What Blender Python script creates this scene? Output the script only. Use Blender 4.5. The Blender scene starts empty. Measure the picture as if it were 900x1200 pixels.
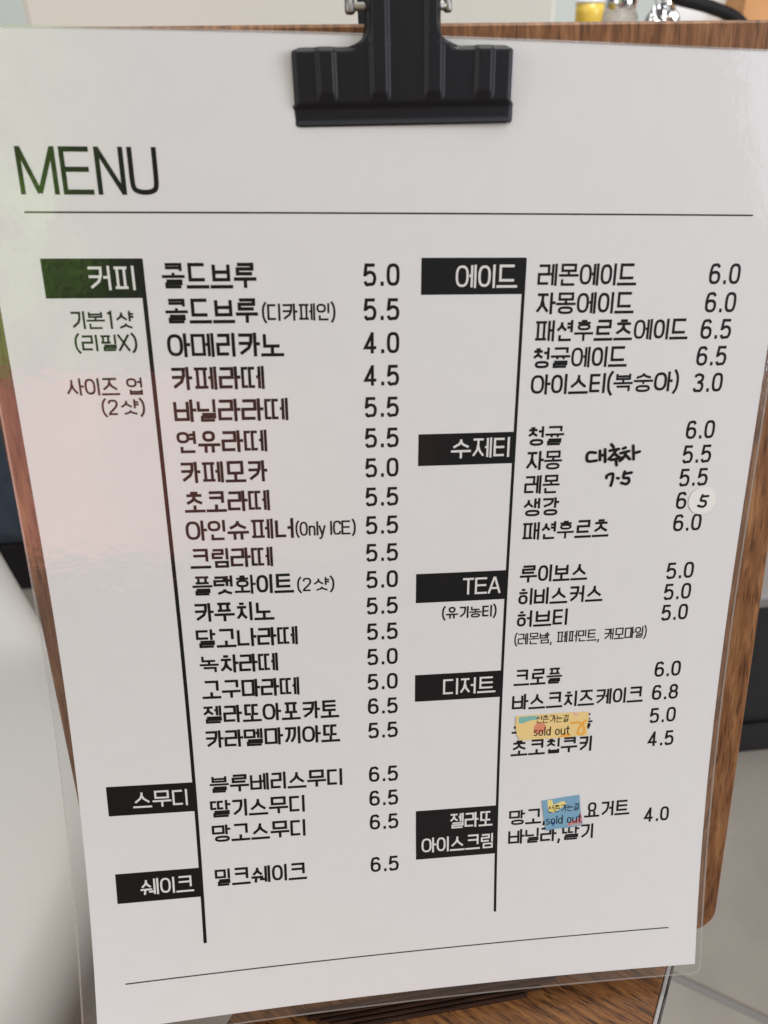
import bpy, bmesh, math, random
from mathutils import Vector, Matrix, noise
random.seed(4)
C = bpy.context.scene
COL = C.collection
# ------------------------------------------------------------------ camera
CAM = Vector((-0.0274297, -0.1346496, 0.2974951))
R = [(0.9946574, -0.1029142, -0.0080855), (-0.0640136, -0.5534434, -0.8304232), (0.0809875, 0.8265042, -0.5570744)]  # right, down, forward
cam = bpy.data.cameras.new('camera'); co = bpy.data.objects.new('camera', cam); COL.objects.link(co); C.camera = co
m = Matrix.Identity(4)
for i in range(3):
    m[i][0] = R[0][i]; m[i][1] = -R[1][i]; m[i][2] = -R[2][i]; m[i][3] = CAM[i]
co.matrix_world = m
cam.sensor_fit = 'VERTICAL'; cam.sensor_height = 36; cam.lens = 862.5 / 1200 * 36
cam.clip_start = .01; cam.clip_end = 60
cam.dof.use_dof = True; cam.dof.focus_distance = .245; cam.dof.aperture_fstop = 17
# ------------------------------------------------------------------ world and lamps
W = bpy.data.worlds.new('World'); C.world = W; W.use_nodes = True
W.node_tree.nodes['Background'].inputs[0].default_value = (.95, .98, 1, 1)
W.node_tree.nodes['Background'].inputs[1].default_value = .10
C.view_settings.view_transform = 'Standard'; C.view_settings.look = 'None'; C.view_settings.exposure = .10; C.view_settings.gamma = 1
C.render.engine = 'CYCLES'; C.cycles.use_denoising = True; C.cycles.max_bounces = 8; C.cycles.transparent_max_bounces = 12

def lamp(name, loc, target, sx, sy, radiance, color, tex=None):
    l = bpy.data.lights.new(name, 'AREA'); l.shape = 'RECTANGLE'; l.size = sx; l.size_y = sy
    l.energy = radiance * math.pi * sx * sy; l.color = color
    o = bpy.data.objects.new(name, l); COL.objects.link(o); o.location = loc
    o.rotation_euler = (Vector(target) - Vector(loc)).to_track_quat('-Z', 'Y').to_euler()
    if tex:
        l.use_nodes = True; tex(l.node_tree)
    return o

def fade(nt, g, n, col, x0, x1, wob):   # the view thins out to one side, with an uneven edge
    N, L = nt.nodes, nt.links
    sx = N.new('ShaderNodeSeparateXYZ'); L.new(g.outputs['Position'], sx.inputs[0])
    a = N.new('ShaderNodeMath'); a.operation = 'MULTIPLY_ADD'; a.inputs[1].default_value = wob; L.new(n.outputs[0], a.inputs[0]); L.new(sx.outputs[0], a.inputs[2])
    mr = N.new('ShaderNodeMapRange'); mr.interpolation_type = 'SMOOTHSTEP'; L.new(a.outputs[0], mr.inputs[0])
    mr.inputs[1].default_value = x1 + wob / 2; mr.inputs[2].default_value = x0 + wob / 2; mr.inputs[3].default_value = 1; mr.inputs[4].default_value = .06
    m_ = N.new('ShaderNodeMix'); m_.data_type = 'RGBA'; m_.blend_type = 'MULTIPLY'; m_.inputs[0].default_value = 1
    L.new(col, m_.inputs[6]); L.new(mr.outputs[0], m_.inputs[7]); L.new(m_.outputs[2], N['Emission'].inputs[0])

def foliage(nt):   # daylight coming through leaves outside the cafe window
    N, L = nt.nodes, nt.links; e = N['Emission']
    g = N.new('ShaderNodeNewGeometry')
    n = N.new('ShaderNodeTexNoise'); n.inputs['Scale'].default_value = 11; n.inputs['Detail'].default_value = 10; n.inputs['Roughness'].default_value = .78; n.inputs['Distortion'].default_value = .6
    r = N.new('ShaderNodeValToRGB'); r.color_ramp.elements[0].position = .40; r.color_ramp.elements[0].color = (.05, .08, .015, 1)
    r.color_ramp.elements[1].position = .62; r.color_ramp.elements[1].color = (1.15, 2.1, .35, 1)
    x = r.color_ramp.elements.new(.5); x.color = (.36, .74, .08, 1)
    L.new(g.outputs['Position'], n.inputs['Vector']); L.new(n.outputs[0], r.inputs[0]); fade(nt, g, n, r.outputs[0], -.44, -.74, .30)

def red_glow(nt):  # red glow of an added, unseen lamp for the film to mirror, stronger at left
    N, L = nt.nodes, nt.links; e = N['Emission']
    g = N.new('ShaderNodeNewGeometry')
    n = N.new('ShaderNodeTexNoise'); n.inputs['Scale'].default_value = 3; n.inputs['Detail'].default_value = 4
    r = N.new('ShaderNodeValToRGB'); r.color_ramp.elements[0].position = .35; r.color_ramp.elements[0].color = (.45, .12, .10, 1)
    r.color_ramp.elements[1].position = .65; r.color_ramp.elements[1].color = (1, .32, .24, 1)
    L.new(g.outputs['Position'], n.inputs['Vector']); L.new(n.outputs[0], r.inputs[0]); fade(nt, g, n, r.outputs[0], .15, -.85, .25)

lamp('right_key_light', (1.95, -1.05, .72), (0, 0, .15), 1.1, 1.2, 7.0, (.95, .945, 1))  # added unseen key light, set aside of what the film mirrors
lamp('left_fill_light', (-2.0, -.85, .80), (0, 0, .15), 1.1, 1.2, 2.9, (.93, .93, 1))  # added unseen side light, balances the key on the sheet
lamp('overhead_fill', (.6, -1.5, 2.2), (0, 0, .1), 1.5, 1.3, 2.7, (.97, .95, 1))  # unseen fill from high in front, kept to light the floor
lamp('ceiling_lamp', (-.1, .5, 2.3), (0, .3, 0), 2.2, 2.0, 1.9, (1, .97, .95))
lamp('garden_window', (-.86, -1.5, .80), (-.86, 0, .80), .88, .87, 1.5, (1, 1, 1), foliage)
lamp('red_reflection_light', (-.50, -1.5, .14), (-.50, 0, .14), 1.6, .42, 2.9, (1, 1, 1), red_glow)  # added only for the red reflection on the film's left side
lamp('counter_fill_light', (.45, .45, 1.25), (.45, 1.0, .3), .4, .3, 22, (1, .97, .92))  # unseen fill added to brighten the things on the counter
lamp('veil_light', (2.0, -1.75, 1.25), (0, 0, .2), .55, .7, 1.5, (.80, .92, 1))  # unseen light added for the bluish veil at the film's top right

# ------------------------------------------------------------------ helpers
def tag(o, label=None, cat=None, kind=None, group=None):
    for k, v in (('label', label), ('category', cat), ('kind', kind), ('group', group)):
        if v: o[k] = v
    return o
def thing(name, loc, label, cat, group=None):
    o = bpy.data.objects.new(name, None); o.empty_display_size = .02; COL.objects.link(o); o.location = loc
    return tag(o, label, cat, None, group)
def mesh(name, verts, faces, mat, parent=None, smooth=False):
    me = bpy.data.meshes.new(name); me.from_pydata([tuple(v) for v in verts], [], faces); me.update()
    if mat: me.materials.append(mat)
    if smooth: me.shade_smooth()
    return link(name, me, parent)
def link(name, me, parent=None):
    o = bpy.data.objects.new(name, me); COL.objects.link(o)
    if parent:
        o.parent = parent
        if parent.type == 'EMPTY': o.location = -parent.location
    return o
def bmobj(name, bm, mat, parent=None, smooth=False):
    me = bpy.data.meshes.new(name); bmesh.ops.recalc_face_normals(bm, faces=bm.faces); bm.to_mesh(me); bm.free()
    me.materials.append(mat)
    if smooth: me.shade_smooth()
    return link(name, me, parent)
def box(name, lo, hi, mat, parent=None, bev=.002, rz=0, pivot=None, seg=2):
    bm = bmesh.new(); bmesh.ops.create_cube(bm, size=1)
    for v in bm.verts:
        v.co = Vector([lo[i] + (v.co[i] + .5) * (hi[i] - lo[i]) for i in range(3)])
    if bev: bmesh.ops.bevel(bm, geom=bm.edges[:], offset=bev, segments=seg, affect='EDGES', profile=.5)
    if rz:
        p = Vector(pivot or (0, 0, 0)); bmesh.ops.rotate(bm, verts=bm.verts, cent=p, matrix=Matrix.Rotation(rz, 3, 'Z'))
    return bmobj(name, bm, mat, parent, smooth=False)
def lathe(name, c, prof, mat, parent=None, seg=40):
    v = []; f = []
    for r, z in prof:
        for k in range(seg):
            a = 2 * math.pi * k / seg; v.append((c[0] + r * math.cos(a), c[1] + r * math.sin(a), c[2] + z))
    for i in range(len(prof) - 1):
        for k in range(seg):
            f.append((i * seg + k, i * seg + (k + 1) % seg, (i + 1) * seg + (k + 1) % seg, (i + 1) * seg + k))
    return mesh(name, v, f, mat, parent, True)
def rod(name, a, b, r, mat, parent=None, seg=16):
    a, b = Vector(a), Vector(b); d = (b - a); q = d.to_track_quat('Z', 'Y')
    v = []; f = []
    prof = [(r * .8, 0), (r, r * .25), (r, d.length - r * .25), (r * .8, d.length)]
    for rr, z in prof:
        for k in range(seg):
            t = 2 * math.pi * k / seg; v.append(a + q @ Vector((rr * math.cos(t), rr * math.sin(t), z)))
    for i in range(3):
        for k in range(seg): f.append((i * seg + k, i * seg + (k + 1) % seg, (i + 1) * seg + (k + 1) % seg, (i + 1) * seg + k))
    f.append(tuple(reversed(range(seg)))); f.append(tuple(3 * seg + k for k in range(seg)))
    return mesh(name, v, f, mat, parent, True)

def cr(pts, n=6, closed=False):
    P = [Vector(p) for p in pts]; m_ = len(P); outp = []
    for i in range(m_ if closed else m_ - 1):
        if closed: p0, p1, p2, p3 = P[i-1], P[i], P[(i+1) % m_], P[(i+2) % m_]
        else: p0, p1, p2, p3 = P[max(i-1, 0)], P[i], P[i+1], P[min(i+2, m_-1)]
        for k in range(n):
            t_ = k / n
            outp.append(.5 * ((2*p1) + (p2-p0)*t_ + (2*p0-5*p1+4*p2-p3)*t_*t_ + (3*p1-p0-3*p2+p3)*t_**3))
    if not closed: outp.append(P[-1])
    return [(p.x, p.y) for p in outp]
# ------------------------------------------------------------------ materials
def material(name, color=(.8, .8, .8), rough=.5, spec=.5, **kw):
    mt = bpy.data.materials.new(name); mt.use_nodes = True
    b = mt.node_tree.nodes['Principled BSDF']
    b.inputs['Base Color'].default_value = (*color, 1); b.inputs['Roughness'].default_value = rough
    b.inputs['Specular IOR Level'].default_value = spec
    for k, v in kw.items(): b.inputs[k].default_value = v
    return mt
def nodes(mt): return mt.node_tree.nodes, mt.node_tree.links, mt.node_tree.nodes['Principled BSDF']
def bump(mt, scale, strength, dist=.0005, detail=3, kind='noise'):
    N, L, b = nodes(mt); tc = N.new('ShaderNodeTexCoord')
    if kind == 'noise':
        n = N.new('ShaderNodeTexNoise'); n.inputs['Detail'].default_value = detail
    else:
        n = N.new('ShaderNodeTexVoronoi'); n.feature = 'SMOOTH_F1'
    n.inputs['Scale'].default_value = scale
    bp = N.new('ShaderNodeBump'); bp.inputs['Strength'].default_value = strength; bp.inputs['Distance'].default_value = dist
    L.new(tc.outputs['Object'], n.inputs['Vector']); L.new(n.outputs[0], bp.inputs['Height']); L.new(bp.outputs[0], b.inputs['Normal'])
def mottle(mt, scale, a, c, detail=4):
    N, L, b = nodes(mt); tc = N.new('ShaderNodeTexCoord'); n = N.new('ShaderNodeTexNoise')
    n.inputs['Scale'].default_value = scale; n.inputs['Detail'].default_value = detail
    r = N.new('ShaderNodeValToRGB'); r.color_ramp.elements[0].color = (*a, 1); r.color_ramp.elements[1].color = (*c, 1)
    r.color_ramp.elements[0].position = .3; r.color_ramp.elements[1].position = .7
    L.new(tc.outputs['Object'], n.inputs['Vector']); L.new(n.outputs[0], r.inputs[0]); L.new(r.outputs[0], b.inputs['Base Color'])
def wood(name, dark, mid, light, scale, rot, pore=.5, rough=.45):
    """scale = texture frequency across / along the grain"""
    mt = material(name, mid, rough, .25); N, L, b = nodes(mt)
    tc = N.new('ShaderNodeTexCoord'); mp = N.new('ShaderNodeMapping')
    mp.inputs['Rotation'].default_value = rot
    L.new(tc.outputs['Object'], mp.inputs['Vector'])
    sc = N.new('ShaderNodeVectorMath'); sc.operation = 'MULTIPLY'; sc.inputs[1].default_value = scale; L.new(mp.outputs[0], sc.inputs[0])
    n1 = N.new('ShaderNodeTexNoise'); n1.inputs['Scale'].default_value = 1; n1.inputs['Detail'].default_value = 6; n1.inputs['Roughness'].default_value = .65; n1.inputs['Distortion'].default_value = .35
    L.new(sc.outputs[0], n1.inputs['Vector'])
    r1 = N.new('ShaderNodeValToRGB'); e = r1.color_ramp.elements
    e[0].position = .30; e[0].color = (*dark, 1); e[1].position = .72; e[1].color = (*light, 1); x = e.new(.5); x.color = (*mid, 1)
    L.new(n1.outputs[0], r1.inputs[0])
    s2 = N.new('ShaderNodeVectorMath'); s2.operation = 'MULTIPLY'; s2.inputs[1].default_value = (3.1, 3.1, 2.2); L.new(sc.outputs[0], s2.inputs[0])
    n2 = N.new('ShaderNodeTexNoise'); n2.inputs['Scale'].default_value = 1; n2.inputs['Detail'].default_value = 3
    L.new(s2.outputs[0], n2.inputs['Vector'])
    r2 = N.new('ShaderNodeValToRGB'); r2.color_ramp.elements[0].position = .33; r2.color_ramp.elements[0].color = (1 - pore, 1 - pore, 1 - pore, 1); r2.color_ramp.elements[1].position = .47; r2.color_ramp.elements[1].color = (1, 1, 1, 1)
    L.new(n2.outputs[0], r2.inputs[0])
    mx = N.new('ShaderNodeMix'); mx.data_type = 'RGBA'; mx.blend_type = 'MULTIPLY'; mx.inputs[0].default_value = 1
    L.new(r1.outputs[0], mx.inputs[6]); L.new(r2.outputs[0], mx.inputs[7]); L.new(mx.outputs[2], b.inputs['Base Color'])
    bp = N.new('ShaderNodeBump'); bp.inputs['Strength'].default_value = .35; bp.inputs['Distance'].default_value = .0002
    L.new(n2.outputs[0], bp.inputs['Height']); L.new(bp.outputs[0], b.inputs['Normal'])
    return mt
def film_material(name, milk, rough, bmp, ior=1.62):
    mt = bpy.data.materials.new(name); mt.use_nodes = True; N, L = mt.node_tree.nodes, mt.node_tree.links
    N.remove(N['Principled BSDF']); out = N['Material Output']
    tc = N.new('ShaderNodeTexCoord'); nz = N.new('ShaderNodeTexNoise'); nz.inputs['Scale'].default_value = 420; nz.inputs['Detail'].default_value = 5
    n2 = N.new('ShaderNodeTexNoise'); n2.inputs['Scale'].default_value = 38; n2.inputs['Detail'].default_value = 3
    ad = N.new('ShaderNodeMath'); ad.operation = 'MULTIPLY_ADD'; ad.inputs[1].default_value = 5
    bp = N.new('ShaderNodeBump'); bp.inputs['Strength'].default_value = bmp; bp.inputs['Distance'].default_value = .00006
    L.new(tc.outputs['Object'], nz.inputs['Vector']); L.new(tc.outputs['Object'], n2.inputs['Vector'])
    L.new(n2.outputs[0], ad.inputs[0]); L.new(nz.outputs[0], ad.inputs[2]); L.new(ad.outputs[0], bp.inputs['Height'])
    # a thin sheet has air on both sides: the same Fresnel curve from the front and from the back
    ge = N.new('ShaderNodeNewGeometry'); io = N.new('ShaderNodeMapRange'); L.new(ge.outputs['Backfacing'], io.inputs[0]); io.inputs[3].default_value = ior; io.inputs[4].default_value = 1 / ior
    fr = N.new('ShaderNodeFresnel'); L.new(io.outputs[0], fr.inputs['IOR']); L.new(bp.outputs[0], fr.inputs['Normal'])
    tr = N.new('ShaderNodeBsdfTransparent'); gl = N.new('ShaderNodeBsdfGlossy'); gl.inputs['Roughness'].default_value = rough
    L.new(bp.outputs[0], gl.inputs['Normal'])
    base = tr.outputs[0]
    if milk:
        df = N.new('ShaderNodeBsdfDiffuse'); df.inputs[0].default_value = (.62, .6, .57, 1); m0 = N.new('ShaderNodeMixShader'); m0.inputs[0].default_value = milk
        L.new(tr.outputs[0], m0.inputs[1]); L.new(df.outputs[0], m0.inputs[2]); base = m0.outputs[0]
    mx = N.new('ShaderNodeMixShader'); L.new(fr.outputs[0], mx.inputs[0]); L.new(base, mx.inputs[1]); L.new(gl.outputs[0], mx.inputs[2])
    L.new(mx.outputs[0], out.inputs[0])
    return mt

M_paper = material('paper', (.80, .795, .795), .7, .15); mottle(M_paper, 160, (.793, .788, .788), (.807, .802, .802), 8); bump(M_paper, 900, .12, .0001)
M_ink = material('black_ink', (.005, .0045, .005), .6, .2)
M_grey_ink = material('thin_grey_ink', (.05, .05, .055), .6, .2)
M_white_print = material('unprinted_white', (.78, .772, .762), .7, .15)
M_marker = material('black_marker', (.006, .006, .006), .35, .4)
M_film = film_material('lamination_film', 0, .018, .55)
M_edge = film_material('lamination_margin', .06, .08, .5, 1.95)
M_board = wood('walnut_board', (.105, .040, .014), (.235, .102, .040), (.40, .200, .084), (380, 60, 34), (math.radians(-15), 0, 0), .5)
M_boardedge = wood('board_edge', (.03, .013, .007), (.07, .03, .014), (.12, .055, .026), (300, 900, 20), (0, 0, 0), .4)
M_stand = wood('stand_wood', (.05, .018, .006), (.19, .075, .021), (.34, .15, .043), (60, 520, 200), (0, 0, math.radians(36.5)), .8, .5)
M_ridge = wood('dark_ridge_wood', (.014, .006, .004), (.035, .015, .008), (.07, .03, .014), (40, 500, 300), (0, 0, 0), .4)
M_band = material('edge_banding', (.33, .31, .30), .45)
M_clip = material('black_enamel', (.005, .005, .008), .47, .40); bump(M_clip, 700, .08, .0001)
M_steel = material('nickel_steel', (.40, .39, .37), .5, .5, Metallic=1)
M_leather = material('white_leatherette', (.56, .545, .52), .48, .4); bump(M_leather, 620, .22, .0005, kind='voronoi')
M_blue = material('dark_blue_fabric', (.030, .050, .075), .8, .2); mottle(M_blue, 40, (.045, .062, .080), (.065, .085, .108)); bump(M_blue, 900, .4)
M_black = material('black_laminate', (.008, .008, .010), .4, .4); bump(M_black, 300, .05)
M_greytop = material('grey_top', (.22, .215, .21), .5); mottle(M_greytop, 25, (.2, .195, .19), (.25, .245, .24))
M_cream = material('cream_board', (.82, .785, .71), .6, .3); mottle(M_cream, 8, (.80, .765, .69), (.84, .805, .73))
M_tile = material('grey_floor_tile', (.32, .295, .262), .38, .4); mottle(M_tile, 14, (.242, .222, .194), (.288, .265, .233), 7); bump(M_tile, 60, .06)
M_grout = material('grey_grout', (.21, .20, .19), .85, .2); bump(M_grout, 500, .4)
M_wall = material('pale_wall', (.60, .68, .64), .8, .2); mottle(M_wall, 3, (.76, .83, .80), (.82, .88, .85))
M_yellow = material('yellow_drink', (.75, .52, .07), .25, .5); mottle(M_yellow, 30, (.68, .45, .05), (.80, .58, .11))
M_glass = material('clear_glass', (.9, .92, .93), .06, .5, **{'Transmission Weight': .85, 'IOR': 1.45})
M_chrome = material('chrome', (.8, .8, .8), .12, .5, Metallic=1)
M_white = material('white_glaze', (.82, .84, .85), .2, .5)
M_plastic = material('black_plastic', (.006, .006, .007), .6, .25)
M_tan = material('tan_card', (.58, .30, .13), .7, .3); mottle(M_tan, 20, (.55, .28, .12), (.62, .33, .15))
M_counter = material('counter_top', (.42, .36, .30), .5, .3); mottle(M_counter, 12, (.38, .33, .28), (.45, .39, .33))
M_st_yel = material('sticker_yellow', (.80, .60, .26), .6, .2)
M_st_blue = material('sticker_blue', (.20, .38, .52), .6, .2)
M_st_white = material('sticker_white', (.80, .79, .75), .65, .2)
M_st_teal = material('print_teal', (.22, .47, .43), .6, .2)
M_st_red = material('print_red', (.70, .26, .16), .6, .2)
M_st_orange = material('print_orange', (.82, .40, .07), .6, .2)
M_st_pink = material('print_pink', (.75, .42, .42), .6, .2)
M_st_coral = material('print_coral', (.60, .20, .22), .6, .2)
M_st_paleyel = material('print_pale_yellow', (.78, .66, .25), .6, .2)
M_st_navy = material('print_navy', (.07, .15, .36), .6, .2)
M_st_grey = material('print_grey', (.36, .38, .40), .6, .2)

# ------------------------------------------------------------------ frames of the place
MW = [(.9994856, -.0320691, .0003207), (-.0083005, -.2490142, .9684643), (-.0309780, -.9679687, -.2491523)]
OW = (.0087400, .2614094, .0032059)
ZC = (-.000784872, -.010177306, .001980032, -.003465636, .004901066, -.001046647, -.002812568, -.002818358)
def sag(u, v):                      # how the laminated sheet bows off the board (metres, + = away from the viewer)
    s = (v - .105) / .15; q = u / .1; t = max(0, v - .09) / .16
    return ZC[0]*s*s + ZC[1]*t*t + ZC[2]*q*q + ZC[3]*t**3 + ZC[4]*t*t*q + ZC[5]*q*q*s + ZC[6]*q*s + ZC[7]*q*q*t*t
def S(u, v, h=0):                   # point of the sheet: u right, v down (metres), h = height above the paper
    q = (u - OW[0], v - OW[1], sag(u, v) - h - OW[2])
    return Vector([sum(MW[i][k] * q[k] for k in range(3)) for i in range(3)])
T15 = math.radians(15); c15, s15 = math.cos(T15), math.sin(T15)
def B(a, b, h=0):                   # point of the board: a right, b up, h = height above its front face
    return Vector((a, b * s15 - h * c15, b * c15 + h * s15))

# ------------------------------------------------------------------ floor, wall
fl = box('floor', (-3, -3, -.60), (3, 4, -.4525), M_grout, None, 0); tag(fl, kind='structure', label='grey tiled floor with dark grout joints')
ang = math.radians(-33); fx = Vector((math.cos(ang), math.sin(ang), 0)); fy = Vector((-math.sin(ang), math.cos(ang), 0))
P0 = Vector((.2666, .170, 0))       # a point of the joint the photo shows
tile_me = None
for i in range(-2, 4):
    for j in range(-2, 3):
        c = P0 + fx * (.6 * i + .12) + fy * (.6 * j + .3)
        if tile_me is None:
            o = box('tile', (-.2965, -.2965, -.006), (.2965, .2965, 0), M_tile, fl, .0015, seg=1); tile_me = o.data
        else:
            o = link('tile', tile_me, fl)
        o.location = (c.x, c.y, -.450 + random.uniform(-.0004, .0004)); o.rotation_euler = (0, 0, ang)
wl = box('wall', (-3, 2.2, -.4525), (3, 2.35, 2.6), M_wall, None, .002); tag(wl, kind='structure', label='pale wall far behind the board')

# ------------------------------------------------------------------ things behind
t = thing('cream_panel', (-.02, .31, -.45), 'cream upright panel standing behind the top of the clipboard', 'panel')
box('panel_face', (-.1535, .30, -.45), (.1045, .318, .46), M_cream, t, .003)
box('panel_foot', (-.12, .319, -.45), (.07, .40, -.435), M_cream, t, .002)
t = thing('counter', (.55, 1.05, -.45), 'tan counter in the blurred background holding cup and jar', 'counter')
box('counter_top', (.20, .80, .215), (1.2, 1.35, .245), M_counter, t, .004)
box('counter_base', (.24, .84, -.449), (1.16, 1.31, .2145), M_tan, t, .004)
t = thing('yellow_cup', (.327, .90, .245), 'small cup of yellow drink on the counter beyond the board', 'cup')
lathe('cup_wall', (.327, .90, .245), [(0, .0015), (.013, .0015), (.0165, .056), (.0172, .0655), (.0165, .0655), (.0155, .056)], M_yellow, t)
lathe('cup_rim', (.327, .90, .245), [(.0165, .0657), (.0182, .067), (.0176, .0685), (.0160, .067)], M_white, t)
t = thing('glass_jar', (.372, .92, .245), 'clear glass jar with chrome lid right of the yellow cup', 'jar')
lathe('jar_wall', (.372, .92, .245), [(0, .001), (.020, .001), (.0225, .006), (.0225, .052), (.019, .058)], M_glass, t)
lathe('jar_lid', (.372, .92, .245), [(.0195, .0585), (.0205, .060), (.0205, .071), (.017, .076), (0, .077)], M_chrome, t)
t = thing('foil_pouch', (.408, .875, .245), 'crumpled silver foil pouch beside the glass jar', 'pouch')
bm = bmesh.new(); bmesh.ops.create_icosphere(bm, subdivisions=4, radius=1)
for v in bm.verts:
    d = 1 + .22 * noise.noise(v.co * 3.1) + .12 * noise.noise(v.co * 8)
    v.co = Vector((.408 + v.co.x * .021 * d, .875 + v.co.y * .016 * d, .245 + .033 + v.co.z * .033 * d))
bmobj('foil_body', bm, M_chrome, t)
t = thing('white_tray', (.48, .93, .245), 'white tray standing on edge on the counter behind the black handle', 'tray')
box('tray_plate', (.428, .945, .2455), (.521, .957, .335), M_white, t, .005, seg=3)
box('tray_rim', (.423, .940, .327), (.526, .9445, .336), M_white, t, .002)
t = thing('curved_bar', (.52, .89, .245), 'thick black curved bar sloping in front of the white tray', 'bar')
vs = []; fs = []
path = [Vector((x, .89, z)) for x, z in cr([(.33, .343), (.38, .329), (.427, .315), (.47, .306), (.505, .295), (.523, .281), (.528, .262), (.529, .246)], 5)]
for i, p in enumerate(path):
    d = (path[min(i + 1, len(path) - 1)] - path[max(i - 1, 0)]).normalized(); n1 = d.cross(Vector((0, 1, 0))).normalized()
    for k in range(12):
        a = 2 * math.pi * k / 12; vs.append(p + (n1 * math.cos(a) + Vector((0, 1, 0)) * math.sin(a)) * .0070)
for i in range(len(path) - 1):
    for k in range(12): fs.append((i*12+k, i*12+(k+1) % 12, (i+1)*12+(k+1) % 12, (i+1)*12+k))
mesh('bar_tube', vs, fs, M_plastic, t, True)
lathe('bar_foot', (.529, .89, .245), [(0, .001), (.016, .001), (.016, .005), (.009, .008), (.0072, .011)], M_plastic, t)
t = thing('tan_box', (.60, .95, .245), 'tan cardboard box at the right end of the counter', 'box')
box('box_body', (.520, .90, .2455), (.70, 1.02, .40), M_tan, t, .002)
box('box_lid', (.518, .898, .4005), (.702, 1.022, .43), M_tan, t, .002)
t = thing('black_cabinet', (.62, .6, -.45), 'low black cabinet with grey top standing on the tiles at right', 'cabinet')
box('cabinet_body', (.36, .405, -.4495), (.95, .80, -.2125), M_black, t, .003)
box('cabinet_top', (.355, .398, -.2120), (.955, .805, -.1965), M_greytop, t, .003)
box('cabinet_plinth', (.365, .4005, -.4495), (.945, .4045, -.40), M_black, t, .001)
t = thing('blue_sofa', (-.55, .95, -.45), 'dark blue upholstered sofa behind the white chair at left', 'sofa')
box('sofa_back', (-1.2, .80, -.36), (-.20, .98, .06), M_blue, t, .03, seg=4)
box('sofa_base', (-1.18, .82, -.4495), (-.22, .96, -.362), M_black, t, .004)

# white leatherette chair (only its seat corner is in the frame)
t = thing('white_chair', (-.35, .15, -.45), 'white leatherette chair whose rounded seat shows left of the menu', 'chair')
e1 = Vector((-.5305, .8476)).normalized(); e2 = Vector((-.185, -.983)).normalized()
A = Vector((-.158, .178)); poly = [A, A + e1 * .50, A + e1 * .44 + Vector((-.42, -.12)), A + e2 * .36 + Vector((-.42, .02)), A + e2 * .33]
bm = bmesh.new()
top = [bm.verts.new((p.x, p.y, -.100)) for p in poly]; bot = [bm.verts.new((p.x, p.y, -.172)) for p in poly]
n = len(poly); bm.faces.new(top); bm.faces.new(list(reversed(bot)))
vert_e = []
for i in range(n):
    bm.faces.new((top[(i+1) % n], top[i], bot[i], bot[(i+1) % n]))
bm.edges.ensure_lookup_table()
ve = [e for e in bm.edges if abs(e.verts[0].co.z - e.verts[1].co.z) > .05]
bmesh.ops.bevel(bm, geom=ve, offset=.075, segments=10, affect='EDGES', profile=.5)
he = [e for e in bm.edges if abs(e.verts[0].co.z - e.verts[1].co.z) < .001 and len(e.link_faces) == 2 and any(abs(f.normal.z) > .9 for f in e.link_faces) and any(abs(f.normal.z) < .5 for f in e.link_faces)]
bm.normal_update()
he = [e for e in bm.edges if len(e.link_faces) == 2 and min(abs(f.normal.z) for f in e.link_faces) < .5 and max(abs(f.normal.z) for f in e.link_faces) > .9 and e.verts[0].co.z > -.12]
bmesh.ops.bevel(bm, geom=he, offset=.036, segments=10, affect='EDGES', profile=.5)
seat = bmobj('seat', bm, M_leather, t, True)
for p in (A + Vector((-.06, -.01)), A + e1 * .42 + Vector((-.06, -.02)), A + e1 * .40 + Vector((-.36, -.12)), A + e2 * .28 + Vector((-.36, .03))):
    rod('leg', (p.x, p.y, -.1725), (p.x, p.y, -.4495), .014, M_steel, t)

# wooden stand the board rests on
db = Vector((.594, .804, 0)); dr = Vector((.804, -.594, 0)); Rp = Vector((.0890, -.0143, 0))
rot_s = math.atan2(-.594, .804)
t = thing('wooden_stand', (.02, -.05, -.45), 'orange brown wooden stand with diagonal grain under the clipboard', 'stand')
def sbox(name, x0, x1, y0, y1, z0, z1, mat, bev, par=t):   # x along dr measured left from the right edge, y along db
    bm = bmesh.new(); bmesh.ops.create_cube(bm, size=1)
    for v in bm.verts:
        X = x0 + (v.co.x + .5) * (x1 - x0); Y = y0 + (v.co.y + .5) * (y1 - y0); Z = z0 + (v.co.z + .5) * (z1 - z0)
        v.co = Rp + dr * X + db * Y + Vector((0, 0, Z))
    if bev: bmesh.ops.bevel(bm, geom=bm.edges[:], offset=bev, segments=2, affect='EDGES', profile=.5)
    return bmobj(name, bm, mat, par)
sbox('top_slab', -.1325, -.0010, -.26, .034, -.026, -.001, M_stand, .0008)
sbox('edge_band', -.0008, .0006, -.26, .034, -.026, -.0014, M_band, .0004)
sbox('edge_dark_strip', .0008, .0016, -.26, .034, -.026, -.0022, M_black, .0002)  # thin black strip along the stand's right edge
sbox('pedestal', -.115, -.02, -.20, .02, -.4495, -.0262, M_stand, .002)
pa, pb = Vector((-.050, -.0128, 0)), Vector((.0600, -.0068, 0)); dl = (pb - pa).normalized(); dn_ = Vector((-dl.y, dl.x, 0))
for k in range(5):  # low dark ridges in front of the board's bottom edge
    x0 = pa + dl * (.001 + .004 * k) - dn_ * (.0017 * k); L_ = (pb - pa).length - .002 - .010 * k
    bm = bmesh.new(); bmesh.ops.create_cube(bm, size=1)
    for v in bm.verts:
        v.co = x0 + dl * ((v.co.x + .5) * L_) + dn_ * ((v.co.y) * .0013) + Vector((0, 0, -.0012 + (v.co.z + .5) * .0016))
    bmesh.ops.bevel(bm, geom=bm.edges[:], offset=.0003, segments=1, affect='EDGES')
    bmobj('dark_ridge', bm, M_ridge, t)

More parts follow.
